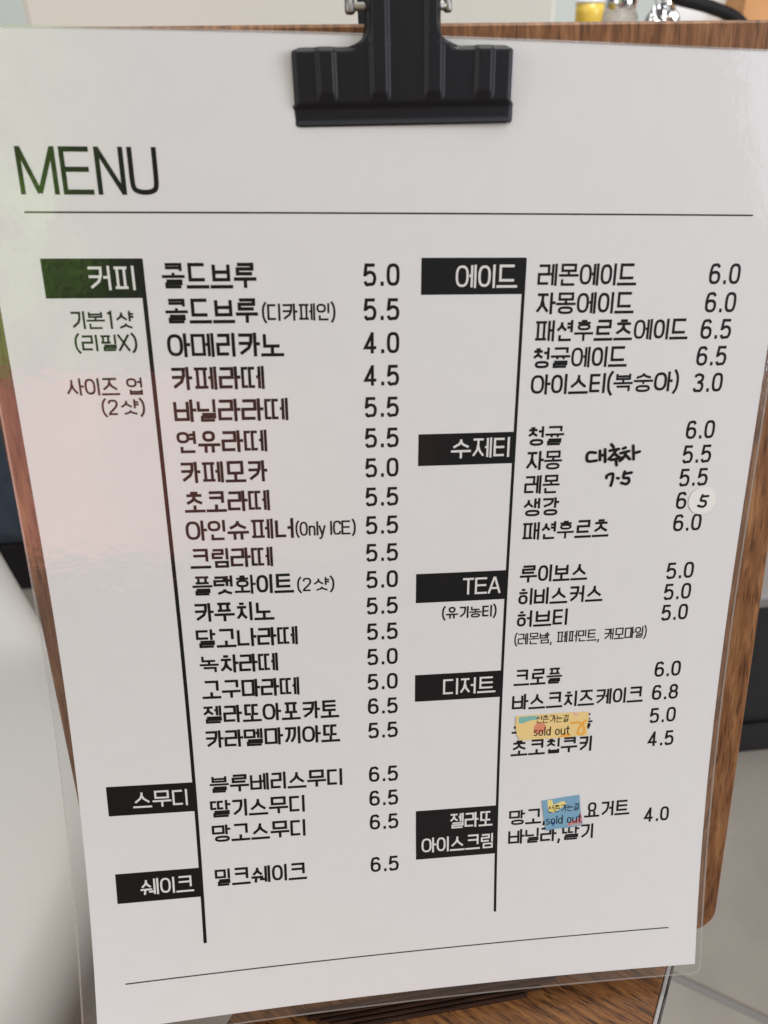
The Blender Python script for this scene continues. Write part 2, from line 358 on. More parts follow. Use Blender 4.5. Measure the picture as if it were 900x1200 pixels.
# ------------------------------------------------------------------ clipboard
cb = thing('clipboard', (0, 0, 0), 'dark walnut clipboard leaning back on the wooden stand', 'clipboard')
hw, hb, r = .11404, .3070, .009
out = []
for cx, cy, a0 in ((hw - r, r, -90), (hw - r, hb - r, 0), (-hw + r, hb - r, 90), (-hw + r, r, 180)):
    for k in range(9):
        a = math.radians(a0 + 90 * k / 8); out.append((cx + r * math.cos(a), cy + r * math.sin(a)))
bm = bmesh.new(); n = len(out); bv = .0006
rings = [[bm.verts.new(B(x * (1 - d / hw), hb / 2 + (y - hb / 2) * (1 - d / hw), h)) for x, y in out] for d, h in ((bv, 0), (0, -bv), (0, -.0034 + bv), (bv, -.0034))]
bm.faces.new(rings[0]); bm.faces.new(list(reversed(rings[3])))
for q in range(3):
    for i in range(n): bm.faces.new((rings[q][(i+1) % n], rings[q][i], rings[q+1][i], rings[q+1][(i+1) % n]))
bmobj('board', bm, M_board, cb)
# ------------------------------------------------------------------ laminated menu
menu = thing('laminated_menu', S(0, .252), 'white laminated cafe menu sheet filled with black Korean print', 'menu')
def sheet(name, us, vs_, h, mat, keep=None):
    V = [S(u, v, h) for v in vs_ for u in us]; nu = len(us); F = []
    for j in range(len(vs_) - 1):
        for i in range(nu - 1):
            if keep and not keep((us[i] + us[i+1]) / 2, (vs_[j] + vs_[j+1]) / 2): continue
            F.append(((j+1)*nu+i, (j+1)*nu+i+1, j*nu+i+1, j*nu+i))
    return mesh(name, V, F, mat, menu, True)
def lin(a, b, n): return [a + (b - a) * i / n for i in range(n + 1)]
PU0, PU1, PV0, PV1 = -.105, .105, -.0408, .2522
sheet('paper_sheet', lin(PU0, PU1, 84), lin(PV0, PV1, 118), 0, M_paper)
sheet('clear_film', lin(PU0, PU1, 84), lin(PV0, PV1, 118), .00014, M_film)
# margin of the pouch: a ring round the paper with rounded corners
def rrect(u0, u1, v0, v1, r, per):
    pts = []
    for cx, cy, a0 in ((u1 - r, v0 + r, -90), (u1 - r, v1 - r, 0), (u0 + r, v1 - r, 90), (u0 + r, v0 + r, 180)):
        for k in range(per): 
            a = math.radians(a0 + 90 * k / (per - 1)); pts.append((cx + r * math.cos(a), cy + r * math.sin(a)))
    # subdivide the long sides
    res = []
    for i, p in enumerate(pts):
        q = pts[(i + 1) % len(pts)]; d = math.dist(p, q); k = max(1, int(d / .004) if d > .02 else 1)
        for j in range(k): res.append((p[0] + (q[0] - p[0]) * j / k, p[1] + (q[1] - p[1]) * j / k))
    return res
ro = rrect(PU0 - .0048, PU1 + .0022, PV0 - .0004, PV1 + .0038, .0034, 7)
V = []; F = []
n = len(ro)
for (u, v) in ro:
    iu, iv = min(max(u, PU0 - .0000), PU1), min(max(v, PV0), PV1)
    for k, (x, y) in enumerate(((iu, iv), (u * .5 + iu * .5, v * .5 + iv * .5), (u, v))):
        V.append(S(x, y, .00014 - .00005 * k))
for i in range(n):
    j = (i + 1) % n
    for k in range(2): F.append((i*3+k, i*3+k+1, j*3+k+1, j*3+k))
fe = mesh('film_margin', V, F, M_edge, menu, True)
bm = bmesh.new(); bm.from_mesh(fe.data); bmesh.ops.remove_doubles(bm, verts=bm.verts, dist=1e-6); bmesh.ops.dissolve_degenerate(bm, edges=bm.edges, dist=1e-7); bm.normal_update()
toward = Vector((0, -c15, s15))
for f in bm.faces:
    if f.normal.dot(toward) < 0: f.normal_flip()
bm.to_mesh(fe.data); bm.free()

# the sealed outer rim of the pouch, a little cloudier than the rest
M_rim = film_material('sealed_rim', .30, .1, .4, 1.95)
V = []; F = []
cxm, cym = 0, (PV0 + PV1) / 2
for i, (u, v) in enumerate(ro):
    pu, pv = ro[i-1]; nu_, nv_ = ro[(i + 1) % n]; d = Vector((nu_ - pu, nv_ - pv)).normalized(); inn = Vector((-d.y, d.x))
    for k in range(2): V.append(S(u + inn.x * .0006 * k, v + inn.y * .0006 * k, .00020))
for i in range(n):
    j = (i + 1) % n; F.append((i*2, j*2, j*2+1, i*2+1))
rim = mesh('film_rim', V, F, M_rim, menu, True)
bm = bmesh.new(); bm.from_mesh(rim.data); bm.normal_update()
for f in bm.faces:
    if f.normal.dot(toward) < 0: f.normal_flip()
bm.to_mesh(rim.data); bm.free()

# ------------------------------------------------------------------ stroke lettering
def oval(x0, x1, y0, y1, e=2.6, n=28):
    res = []
    for k in range(n):
        a = 2 * math.pi * k / n; c, s = math.cos(a), math.sin(a)
        res.append(((x0+x1)/2 + (x1-x0)/2 * math.copysign(abs(c)**(2/e), c), (y0+y1)/2 + (y1-y0)/2 * math.copysign(abs(s)**(2/e), s)))
    return res
# every jamo: list of (points, closed) in the unit square, y up
def half(f, a, b): return [([(a + x * (b - a), y) for x, y in p], c) for p, c in f]
G_v = [([(0, 1), (1, 1), (.97, .62), (.78, .32), (.12, 0)], False)]      # giyeok before an upright vowel
G_h = [([(0, 1), (1, 1), (1, 0)], False)]
NN = [([(0, 1), (0, 0), (1, 0)], False)]
DD = [([(1, 1), (0, 1), (0, 0), (1, 0)], False)]
RR = [([(0, 1), (1, 1), (1, .52), (0, .52), (0, 0), (1, 0)], False)]
MM = [([(0, 0), (0, 1), (1, 1), (1, 0)], True)]
BB = [([(0, 1), (0, 0), (1, 0), (1, 1)], False), ([(0, .5), (1, .5)], False)]
SS = [([(.5, 1), (.49, .74), (.38, .40), (0, 0)], False), ([(.49, .66), (.62, .36), (1, 0)], False)]
II = [(oval(0, 1, 0, 1), True)]
JJ = [([(0, 1), (1, 1)], False), ([(.5, 1), (.48, .68), (.36, .34), (0, 0)], False), ([(.49, .62), (.62, .32), (1, 0)], False)]
CC = [([(.25, 1), (.75, 1)], False)] + [([(x, y * .76) for x, y in p], c) for p, c in JJ]
K_v = G_v + [([(0, .56), (.94, .56)], False)]
K_h = G_h + [([(0, .5), (1, .5)], False)]
TT = [([(1, 1), (0, 1), (0, 0), (1, 0)], False), ([(0, .5), (1, .5)], False)]
PP = [([(0, 1), (1, 1)], False), ([(0, 0), (1, 0)], False), ([(.23, 1), (.23, 0)], False), ([(.77, 1), (.77, 0)], False)]
HH = [([(.28, 1), (.72, 1)], False), ([(0, .77), (1, .77)], False), (oval(.08, .92, 0, .55), True)]
def lead(i, up):
    tab = {0: G_v if up else G_h, 1: half(G_v if up else G_h, 0, .44) + half(G_v if up else G_h, .56, 1), 2: NN, 3: DD, 4: half(DD, 0, .42) + half(DD, .58, 1), 5: RR, 6: MM, 7: BB, 9: SS, 11: II, 12: JJ, 14: CC, 15: K_v if up else K_h, 16: TT, 17: PP, 18: HH}
    return tab[i]
def tail(i): return {1: G_h, 4: NN, 8: RR, 16: MM, 17: BB, 19: SS, 21: II}[i]
def inbox(gl, x0, x1, y0, y1): return [([(x0 + x * (x1 - x0), y0 + y * (y1 - y0)) for x, y in p], c) for p, c in gl]
def syllable(ch, w):
    """strokes of one syllable, cell height 1; returns strokes, advance. w = stroke width"""
    k = ord(ch) - 0xAC00; l, v, t_ = k // 588, (k % 588) // 28, k % 28
    h = w / 2; st = []
    lo = .42 if t_ else 0
    if t_: 
        pass
    if v in (0, 1, 2, 4, 5, 6, 20):            # upright vowels
        dbl = v in (1, 5); y0, y1 = lo, 1
        adv = {20: .84, 0: .95, 2: .95, 4: .89, 6: .89, 1: .98, 5: 1.0}[v]
        if l in (4, 1): adv += .06
        if l == 17 and dbl: adv += .08
        xe = adv - .065                         # right end of ink
        yl0 = (lo + .03 if t_ else .05); yl1 = .97
        if v == 20: xs = xe - h; lx1 = xs - .20
        elif v in (0, 2): xs = xe - .15; lx1 = xs - .15
        elif v in (4, 6): xs = xe - h; lx1 = xs - .27
        elif v == 1: xs = xe - h; xa = xs - .20; lx1 = xa - .12
        elif v == 5: xs = xe - h; xa = xs - .15; lx1 = xa - (.165 if l == 17 else .195)
        st += inbox(lead(l, True), .015 + h, lx1, yl0 + h, yl1 - h)
        ym = (y0 + y1) / 2 + .03; st.append(([(xs, y1), (xs, y0)], False))
        if v == 0: st.append(([(xs + h * .5, ym), (xe + .05, ym)], False))
        if v == 2:
            for dy in (.14, -.14): st.append(([(xs + h * .5, ym + dy * (1 - lo)), (xe + .05, ym + dy * (1 - lo))], False))
        if v == 4: st.append(([(lx1 + .07, ym), (xs - h * .5, ym)], False))
        if v == 6:
            for dy in (.15, -.15): st.append(([(lx1 + .05, ym + dy * (1 - lo)), (xs - h * .5, ym + dy * (1 - lo))], False))
        if v == 1: st += [([(xa, y1 - .02), (xa, y0 + .03)], False), ([(xa + h * .5, ym), (xs - h * .5, ym)], False)]
        if v == 5: st += [([(xa, y1 - .02), (xa, y0 + .03)], False), ([(lx1 + (.07 if l != 17 else .02), ym), (xa - h * .5, ym)], False)]
        if t_: st += inbox(tail(t_), .14 + h, xe - h, h, .36 - h if t_ != 8 else .40 - h)
        return st, adv
    if v in (9, 15):                            # mixed vowels
        adv = 1.03; xe = adv - .065
        if v == 9:
            xs = xe - .14; lx1 = xs - .15
            st += inbox(lead(l, False), .05 + h, lx1, .36 + h, .98 - h)
            st += [([(xs, 1), (xs, 0)], False), ([(xs + h * .5, .52), (xe + .05, .52)], False), ([(.01, .13), (lx1 + .07, .13)], False), ([((lx1 + .07) / 2, .36), ((lx1 + .07) / 2, .13 + h * .5)], False)]
        else:
            xs = xe - h; xa = xs - .16; lx1 = xa - .20
            st += inbox(lead(l, False), .04 + h, lx1, .42 + h, .98 - h)
            st += [([(xs, 1), (xs, 0)], False), ([(xa, .98), (xa, .03)], False), ([(.01, .34), (lx1 + .07, .34)], False), ([(lx1 * .46, .34 - h * .5), (lx1 * .40, .03)], False), ([(lx1 * .80, .20), (xa - h * .5, .20)], False)]
        return st, adv
    # level vowels: o yo u yu eu
    adv = .98; xe = adv - .05; x0 = .02
    bar = {8: .06, 12: .06, 13: .36, 17: .36, 18: .06}[v]
    lb = {8: .36, 12: .36, 13: .50, 17: .50, 18: .27}[v]
    if t_:
        bar = {8: .47, 12: .47, 13: .56, 17: .56, 18: .47}[v]; lb = {8: .62, 12: .62, 13: .66, 17: .66, 18: .58}[v]
    if l == 11 and not t_: mx = .20
    elif l in (9, 12, 14): mx = .06
    else: mx = .10
    st += inbox(lead(l, False), x0 + mx + h * .8, xe - mx - h * .8, lb + h, 1 - h)
    st.append(([(x0 - .01, bar), (xe + .01, bar)], False))
    xc = (x0 + xe) / 2
    if v == 8: st.append(([(xc, lb - (.0 if l not in (9, 12, 14) else .02)), (xc, bar + h * .5)], False))
    if v == 12: st += [([(xc - .15, lb + .03), (xc - .15, bar + h * .5)], False), ([(xc + .15, lb + .03), (xc + .15, bar + h * .5)], False)]
    d0 = 0 if not t_ else .42
    if v == 13: st.append(([(xc, bar - h * .5), (xc, d0)], False))
    if v == 17: st += [([(xc - .15, bar - h * .5), (xc - .15, d0)], False), ([(xc + .15, bar - h * .5), (xc + .15, d0)], False)]
    if t_: st += inbox(tail(t_), x0 + .10 + h, xe - .10 - h, h, .36 - h)
    return st, adv
def P(*pts): return (list(pts), False)
def latin(ch, w):
    h = w / 2; a, b = h, 1 - h                  # bottom and top centre lines
    def X(W_): return h + .02, W_ - h - .02
    if ch == ' ': return [], .32
    if ch == '.': return [P((.12, 0), (.12, w * 1.3))], .25
    if ch == ',': return [P((.15, w * 1.1), (.09, -.16))], .28
    if ch == '(': return [(cr([(.26, 1.08), (.12, .82), (.08, .48), (.12, .14), (.26, -.12)]), False)], .31
    if ch == ')': return [(cr([(.05, 1.08), (.19, .82), (.23, .48), (.19, .14), (.05, -.12)]), False)], .31
    l, r_ = X(.56); c = (l + r_) / 2
    if ch == '0': return [(oval(l, r_, a, b, 2.9), True)], .62
    if ch == '1': return [P((c, 0), (c, b), (l + .04, .84))], .50
    if ch == '2': return [(cr([(l, .74), (l + .05, .90), (c, b), (r_ - .05, .90), (r_, .72), (r_ - .08, .50), (l + .04, .18)]) + [(l, a), (r_, a)], False)], .62
    if ch == '3': return [(cr([(l, .80), (c - .05, b), (r_ - .03, .84), (r_ - .04, .62), (c, .53)]), False), (cr([(c - .06, .53), (r_ - .05, .46), (r_, .27), (r_ - .07, .08), (c, a), (l + .06, .08), (l, .22)]), False)], .62
    if ch == '4': return [P((r_ - .10, 0), (r_ - .10, 1)), P((r_ - .10, b), (l, .27), (r_ + .06, .27))], .66
    if ch == '5': return [([(r_, b), (l + .05, b), (l + .01, .50)] + cr([(l + .02, .50), (c - .02, .61), (r_ - .05, .54), (r_, .33), (r_ - .06, .10), (c - .01, a), (l + .07, .06), (l, .20)]), False)], .62
    if ch == '6': return [(cr([(r_ - .02, .80), (r_ - .10, .93), (c - .02, b), (l + .06, .88), (l, .58), (l, .32)]), False), (oval(l, r_, a, .58, 2.4), True)], .62
    if ch == '8': return [(oval(l + .03, r_ - .03, .52, b, 2.3), True), (oval(l, r_, a, .52, 2.3), True)], .62
    if ch == 'M': return [P((h, 0), (h, 1)), P((h * 1.1, .98), (.41, .03)), P((.41, .03), (.82 - h * 1.1, .98)), P((.82 - h, 1), (.82 - h, 0))], .90
    if ch == 'E': return [P((.62, b), (h, b), (h, a), (.65, a)), P((h, .53), (.59, .53))], .73
    if ch == 'N': return [P((h, 0), (h, 1)), P((h, .97), (.61 - h, .03)), P((.61 - h, 0), (.61 - h, 1))], .69
    if ch == 'U': return [([(h, 1)] + cr([(h, .34), (h + .04, .12), (.31, a), (.62 - h - .04, .12), (.62 - h, .34)]) + [(.62 - h, 1)], False)], .74
    if ch == 'T': return [P((0, b), (.56, b)), P((.28, b), (.28, 0))], .62
    if ch == 'A': return [P((0, 0), (.28, 1)), P((.30, 1), (.58, 0)), P((.10, .32), (.48, .32))], .64
    if ch == 'X': return [P((.02, 0), (.50, 1)), P((.02, 1), (.50, 0))], .58
    if ch == 'O': return [(oval(h, .58 - h, a, b, 2.6), True)], .64
    if ch == 'I': return [P((h + .02, 0), (h + .02, 1))], .22
    if ch == 'C': return [(cr([(.52, .74), (.46, .90), (.30, b), (.12, .88), (h, .60), (h, .40), (.12, .12), (.30, a), (.46, .10), (.52, .26)]), False)], .60
    x = .70
    if ch == 'n': return [P((h, 0), (h, x)), (cr([(h, .50), (.14, .64), (.26, x - h), (.38, .62), (.42, .46)]) + [(.42, 0)], False)], .54
    if ch == 'l': return [P((h + .02, 0), (h + .02, 1))], .20
    if ch == 'y': return [P((.02, x), (.22, .04)), P((.42, x), (.18, -.14), (.08, -.22), (.0, -.20))], .46
    if ch == 's': return [(cr([(.36, .58), (.22, x - h), (.06, .56), (.12, .40), (.30, .30), (.37, .16), (.22, a), (.03, .12)]), False)], .48
    if ch == 'o': return [(oval(h, .46 - h, a, x - h, 2.2), True)], .54
    if ch == 'd': return [(oval(h, .44 - h, a, x - h, 2.2), True), P((.46 - h, 1), (.46 - h, 0))], .56
    if ch == 'u': return [([(h, x)] + cr([(h, .26), (.12, .08), (.24, a), (.36, .10), (.42, .26)]), False), P((.42, x), (.42, 0))], .54
    if ch == 't': return [(cr([(.16, .96), (.16, .5), (.17, .16), (.24, a), (.34, .04)]), False), P((0, x), (.33, x))], .42
    raise ValueError(ch)
class Ink:
    """collects stroke ribbons on the sheet, each at its own tiny height so that no two faces share a plane"""
    def __init__(s, h0): s.v = []; s.f = []; s.h = h0; s.k = 0
    def ribbon(s, pts, wd, closed=False, cap=False):
        pts = [Vector(p) for p in pts]
        q = [pts[0]]
        for p in pts[1:]:
            if (p - q[-1]).length > 1e-6: q.append(p)
        if closed and (q[0] - q[-1]).length < 1e-6: q.pop()
        n = len(q); h = s.h + 4e-6 * (s.k % 12); s.k += 1; base = len(s.v)
        if cap:                                  # rounded pen ends
            for c in (q[0], q[-1]):
                b0 = len(s.v); h2 = s.h + 4e-6 * (s.k % 12); s.k += 1
                for a in range(10): s.v.append(S(c.x + wd/2*math.cos(a*.6283), c.y + wd/2*math.sin(a*.6283), h2))
                s.f.append(tuple(range(b0, b0 + 10)))
            base = len(s.v)
        for i, p in enumerate(q):
            if closed: d0, d1 = p - q[i-1], q[(i+1) % n] - p
            else: d0 = p - q[i-1] if i else q[1] - p; d1 = q[i+1] - p if i < n - 1 else d0
            d0 = d0.normalized(); d1 = d1.normalized(); n0 = Vector((-d0.y, d0.x)); n1 = Vector((-d1.y, d1.x))
            mvec = n0 + n1
            if mvec.length < .2: mvec = n0
            mvec = mvec.normalized(); sc = min(1 / max(.35, mvec.dot(n0)), 2.2)
            for sg in (1, -1): s.v.append(S(p.x + mvec.x * wd / 2 * sc * sg, p.y + mvec.y * wd / 2 * sc * sg, h))
        for i in range(n if closed else n - 1):
            j = (i + 1) % n; s.f.append((base+2*i, base+2*i+1, base+2*j+1, base+2*j))
    def text(s, txt, u0, u1, vc, hgt, wt, slope=0.0):
        """txt fitted between u0 and u1 (mm), centred on vc (mm), hgt and stroke weight wt in mm"""
        w = wt / hgt; x = 0; gl = []; hang = any(0xAC00 <= ord(c) <= 0xD7A3 for c in txt)
        for c in txt:
            kor = 0xAC00 <= ord(c) <= 0xD7A3; wf = 1 if not kor else (.86 if (ord(c) - 0xAC00) // 588 == 18 and ((ord(c) - 0xAC00) % 588) // 28 > 7 and ((ord(c) - 0xAC00) % 588) // 28 < 19 else .92 if ((ord(c) - 0xAC00) % 588) // 28 in (1, 5) else 1) if not (ord(c) - 0xAC00) % 28 else .87 if ((ord(c) - 0xAC00) % 588) // 28 in (8, 12, 13, 17, 18) else .94
            st, adv = syllable(c, w * wf) if kor else latin(c, w)
            gl += [([(x + px_, py) for px_, py in p], cl, wf) for p, cl in st]; x += adv
        xs = [px_ for p, cl, wf in gl for px_, py in p]; a0, a1 = min(xs) - w / 2, max(xs) + w / 2
        k = (u1 - u0) / (a1 - a0)
        for p, cl, wf in gl:
            s.ribbon([((u0 + (px_ - a0) * k) / 1000, (vc + hgt / 2 - py * hgt + slope * (px_ - a0) * k) / 1000) for px_, py in p], wt * wf / 1000, cl)
    def rect(s, u0, u1, v0, v1, n=12):
        base = len(s.v); ver = (v1 - v0) > (u1 - u0)
        for i in range(n + 1):
            t_ = i / n
            for q in (0, 1):
                u, v = ((u0 if q else u1), v0 + (v1 - v0) * t_) if ver else (u0 + (u1 - u0) * t_, (v1 if q else v0))
                s.v.append(S(u / 1000, v / 1000, s.h))
        for i in range(n): s.f.append((base+2*i, base+2*i+1, base+2*i+3, base+2*i+2))
    def poly(s, pts, dh=0):
        base = len(s.v)
        for u, v in pts: s.v.append(S(u / 1000, v / 1000, s.h + dh))
        s.f.append(tuple(range(base, base + len(pts))))
    def build(s, name, mat, parent):
        o = mesh(name, s.v, s.f, mat, parent)
        bm = bmesh.new(); bm.from_mesh(o.data); bm.normal_update()
        for f in bm.faces:
            if f.normal.dot(toward) < 0: f.normal_flip()
        bm.to_mesh(o.data); bm.free(); return o
H0 = 25e-6
def line(name, txt, u0, u1, v, hgt, wt, mat=M_ink, parent=menu, h0=H0, slope=0):
    k = Ink(h0); k.text(txt, u0, u1, v, hgt, wt, slope); return k.build(name, mat, parent)

line('title_lettering', 'MENU', -95.4, -62.3, -11.2, 10.6, 1.15)
for nm, a, mt in (('rule_line', (-95.3, 94.4, -2.12, -1.72), M_ink), ('rule_line', (-95.3, 94.4, 236.75, 237.2), M_grey_ink)):
    k = Ink(H0); k.rect(*a, n=60); k.build(nm, mt, menu)
for a in ((-69.3, -68.2, 9.0, 225.8), (30.15, 31.05, 9.0, 224.7)):
    k = Ink(H0); k.rect(*a, n=60); k.build('column_line', M_ink, menu)
# headings: white lettering left free in black boxes
for (u0, u1, v0, v1), words in (((-93.3, -68.25, 8.8, 18.4), [('커피', -82.4, -70.6, 13.5, 5.9)]),
        ((2.7, 30.15, 8.8, 18.1), [('에이드', 11.9, 29.1, 13.5, 5.9)]), ((2.6, 30.15, 55.9, 65.2), [('수제티', 11.7, 29.2, 60.3, 5.9)]),
        ((2.5, 30.15, 98.95, 108.6), [('TEA', 16.6, 28.9, 103.7, 5.5)]), ((2.5, 30.15, 133.45, 142.95), [('디저트', 11.5, 29.0, 138.2, 5.8)]),
        ((2.9, 30.15, 183.5, 202.0), [('젤라또', 14.4, 29.4, 188.2, 5.7), ('아이스크림', 4.8, 29.4, 196.8, 5.7)]),
        ((-96.25, -69.25, 167.4, 177.8), [('스무디', -88.7, -71.1, 172.5, 5.8)]), ((-96.0, -69.25, 198.4, 208.9), [('쉐이크', -88.7, -70.9, 203.7, 5.8)])):
    k = Ink(H0 - 8e-6); k.rect(u0, (30.9 if u0 > 0 else -68.3), v0, v1, n=10); b = k.build('heading_box', M_ink, menu)
    for txt, a, c, v, hh in words: line('heading_lettering', txt, a, c, v, hh, .66, M_white_print, b, 90e-6)
# notes under the headings
for txt, a, c, v, hh in (('기본1샷', -88.1, -71.8, 23.8, 4.5), ('(리필X)', -87.9, -71.8, 29.6, 4.2), ('사이즈 업', -91.7, -71.8, 41.0, 4.6), ('(2샷)', -83.2, -71.7, 46.6, 4.2), ('(유기농티)', 10.7, 27.9, 112.4, 4.0)):
    line('heading_note', txt, a, c, v, hh, .56)
# left column
V0, D = 13.0, 8.717
left = [('콜드브루', -39.7, '5.0'), ('콜드브루', -39.8, '5.5'), ('아메리카노', -33.5, '4.0'), ('카페라떼', -39.5, '4.5'), ('바닐라라떼', -33.5, '5.5'), ('연유라떼', -39.7, '5.5'),
        ('카페모카', -39.7, '5.0'), ('초코라떼', -39.9, '5.5'), ('아인슈페너', -33.5, '5.5'), ('크림라떼', -39.9, '5.5'), ('플랫화이트', -33.8, '5.0'), ('카푸치노', -40.0, '5.5'),
        ('달고나라떼', -33.7, '5.5'), ('녹차라떼', -40.1, '5.0'), ('고구마라떼', -33.9, '5.0'), ('젤라또아포카토', -21.3, '6.5'), ('카라멜마끼아또', -21.2, '5.5')]
rows = [(txt, ur, V0 + D * i, pr) for i, (txt, ur, pr) in enumerate(left)]
rows += [('블루베리스무디', -21.3, 168.6, '6.5'), ('딸기스무디', -33.8, 177.55, '6.5'), ('망고스무디', -33.9, 186.5, '6.5'), ('밀크쉐이크', -33.6, 202.6, '6.5')]
for txt, ur, v, pr in rows:
    line('item_lettering', txt, -64.3, ur, v, 6.2, .86)
    line('price_lettering', pr, -12.7, -2.9, v - .05, 5.6, .84)
for txt, a, c, v in (('(디카페인)', -39.2, -20.0, 22.2), ('(Only ICE)', -33.0, -15.5, 83.1), ('(2샷)', -33.3, -22.1, 100.9)):
    line('item_note', txt, a, c, v, 4.4, .56)
# right column
for txt, a, c, v in (('레몬에이드', 34.3, 62.8, 13.2), ('자몽에이드', 34.3, 62.9, 20.6), ('패션후르츠에이드', 34.3, 79.9, 27.9), ('청귤에이드', 34.3, 62.5, 35.2), ('아이스티(복숭아)', 34.3, 78.6, 42.6),
        ('청귤', 34.3, 45.6, 57.4), ('자몽', 34.3, 45.6, 64.7), ('레몬', 34.3, 45.4, 72.0), ('생강', 34.3, 45.7, 79.0), ('패션후르츠', 34.3, 62.2, 86.6),
        ('루이보스', 34.3, 56.6, 100.6), ('히비스커스', 34.4, 62.3, 108.2), ('허브티', 34.3, 50.9, 115.8),
        ('크로플', 34.2, 50.9, 136.5), ('바스크치즈케이크', 34.3, 79.2, 145.3), ('스틱와플', 34.3, 62.0, 153.9) if False else ('스콘크로플', 34.3, 62.4, 154.0), ('초코칩쿠키', 34.2, 62.3, 162.4),
        ('망고,', 34.8, 47.7, 188.8), ('요거트', 60.9, 77.8, 188.0), ('바닐라,딸기', 34.7, 64.8, 196.2)):
    line('item_lettering', txt, a, c, v, 5.7, .77)
line('item_note', '(레몬밤, 페퍼민트, 캐모마일)', 34.1, 77.8, 122.8, 4.0, .45)
for pr, a, c, v in (('6.0', 83.6, 93.2, 13.2), ('6.0', 83.5, 93.1, 20.8), ('6.5', 83.2, 92.8, 28.1), ('6.5', 83.0, 92.5, 35.6), ('3.0', 83.0, 92.4, 43.2),
        ('6.0', 82.7, 92.0, 57.1), ('5.5', 82.6, 92.0, 64.5), ('5.5', 82.5, 91.9, 71.7), ('6.0', 82.4, 91.9, 79.0), ('6.0', 82.4, 91.8, 86.2),
        ('5.0', 82.1, 91.4, 102.1), ('5.0', 82.1, 91.4, 109.3), ('5.0', 82.1, 91.2, 116.5), ('6.0', 81.9, 91.1, 136.7), ('6.8', 81.8, 91.1, 145.2), ('5.0', 81.8, 91.1, 153.7), ('4.5', 81.9, 91.2, 162.5), ('4.0', 82.8, 91.9, 191.7)):
    line('price_lettering', pr, a, c, v, 5.5, .80)
# handwriting in black marker, on top of the film
HAND = [[(55.28, 62.91), (53.44, 62.74), (52.73, 63.49), (52.74, 64.78), (53.43, 65.48), (55.77, 65.3)], [(56.54, 62.34), (56.81, 65.19)], [(56.68, 63.79), (57.98, 63.68)], [(58.07, 61.98), (58.45, 65.77)],
 [(59.87, 60.56), (60.65, 61.46)], [(59.54, 62.45), (62.29, 62.03)], [(61.62, 62.26), (60.62, 63.77), (59.43, 65.02)], [(60.99, 63.27), (62.55, 64.52)], [(60.25, 65.31), (63.89, 64.67)], [(61.71, 65.11), (62.11, 66.95)],
 [(63.6, 61.97), (64.36, 61.69)], [(62.95, 63.34), (65.54, 62.77)], [(64.68, 63.15), (63.91, 64.93), (62.93, 65.68)], [(64.6, 63.92), (66.08, 65.27)], [(66.68, 61.16), (67.25, 65.32)], [(67.05, 63.49), (68.92, 63.04)]]
SEVEN = [[(59.36, 70.77), (59.5, 69.99), (61.2, 69.53), (61.29, 71.38), (60.94, 73.22)], [(62.73, 70.91), (63.17, 71.03)], [(64.88, 68.99), (64.71, 70.89), (66.17, 71.05), (66.55, 72.13), (65.72, 72.89), (64.17, 72.45)], [(64.95, 69.68), (67.06, 69.4)]]
FIVE = [[(90.78, 77.51), (90.45, 79.13), (91.9, 79.47), (92.17, 80.58), (91.31, 81.26), (89.74, 80.85)], [(90.84, 77.95), (92.68, 77.87)]]
def pen(strokes, name, parent, h0, wd):
    k = Ink(h0)
    for s_ in strokes: k.ribbon([(u / 1000, v / 1000) for u, v in (cr(s_, 5) if len(s_) > 2 else s_)], wd, False, True)
    return k.build(name, M_marker, parent)
pen(HAND, 'handwriting', menu, 150e-6, .00086); pen(SEVEN, 'handwriting', menu, 150e-6, .00086)

# ------------------------------------------------------------------ stickers lying on the film
def slab(name, pts, h0, h1, mat, parent):
    n = len(pts); V = [S(u/1000, v/1000, h1) for u, v in pts] + [S(u/1000, v/1000, h0) for u, v in pts]
    bm = bmesh.new(); vv = [bm.verts.new(p) for p in V]
    bm.faces.new(vv[:n]); bm.faces.new(list(reversed(vv[n:])))
    for i in range(n): bm.faces.new((vv[(i+1) % n], vv[i], vv[n+i], vv[n+(i+1) % n]))
    return bmobj(name, bm, mat, parent)
def fill(name, pts, h, mat, parent):
    k = Ink(h); k.poly(pts); return k.build(name, mat, parent)
def soft(pts): return cr(pts, 4, True)
st = thing('sold_out_sticker', S(.048, .155, .0003), 'yellow sold out sticker with teal and orange shapes', 'sticker')
yo = [(35.96, 150.36), (48.87, 150.22), (60.2, 150.42), (60.64, 152.48), (60.15, 155.62), (60.62, 159.16), (49.38, 159.39), (37.48, 159.32), (36.42, 157.33), (35.82, 153.81)]
slab('sticker_paper', yo, .00015, .00030, M_st_yel, st)
fill('printed_shape', soft([(36.74, 151.23), (37.96, 150.6), (42.84, 150.7), (43.19, 151.82), (40.34, 152.24), (38.08, 153.02), (37.04, 152.95)]), .00031, M_st_teal, st)
fill('printed_shape', [(44.06 + 2.1 * math.cos(a * .3142), 155.2 + 2.1 * math.sin(a * .3142)) for a in range(20)], .00031, M_st_red, st)
k = Ink(.00032); k.ribbon([(u/1000, v/1000) for u, v in cr([(54.33, 154.22), (57.24, 154.13), (59.13, 156.18), (58.98, 158.4), (57.21, 158.26), (57.38, 156.36), (59.59, 153.3)], 6)], .0008); k.build('printed_shape', M_st_orange, st)
fill('printed_shape', soft([(50.6, 159.1), (51.95, 158.3), (53.98, 158.1), (54.6, 159.1)]), .00031, M_st_orange, st)
fill('printed_shape', soft([(54.98, 150.67), (55.84, 150.55), (56.91, 150.94), (56.2, 151.64)]), .00031, M_st_pink, st)
line('sticker_lettering', '선촌가는길', 42.6, 53.5, 151.9, 2.7, .26, M_ink, st, .00034, .03)
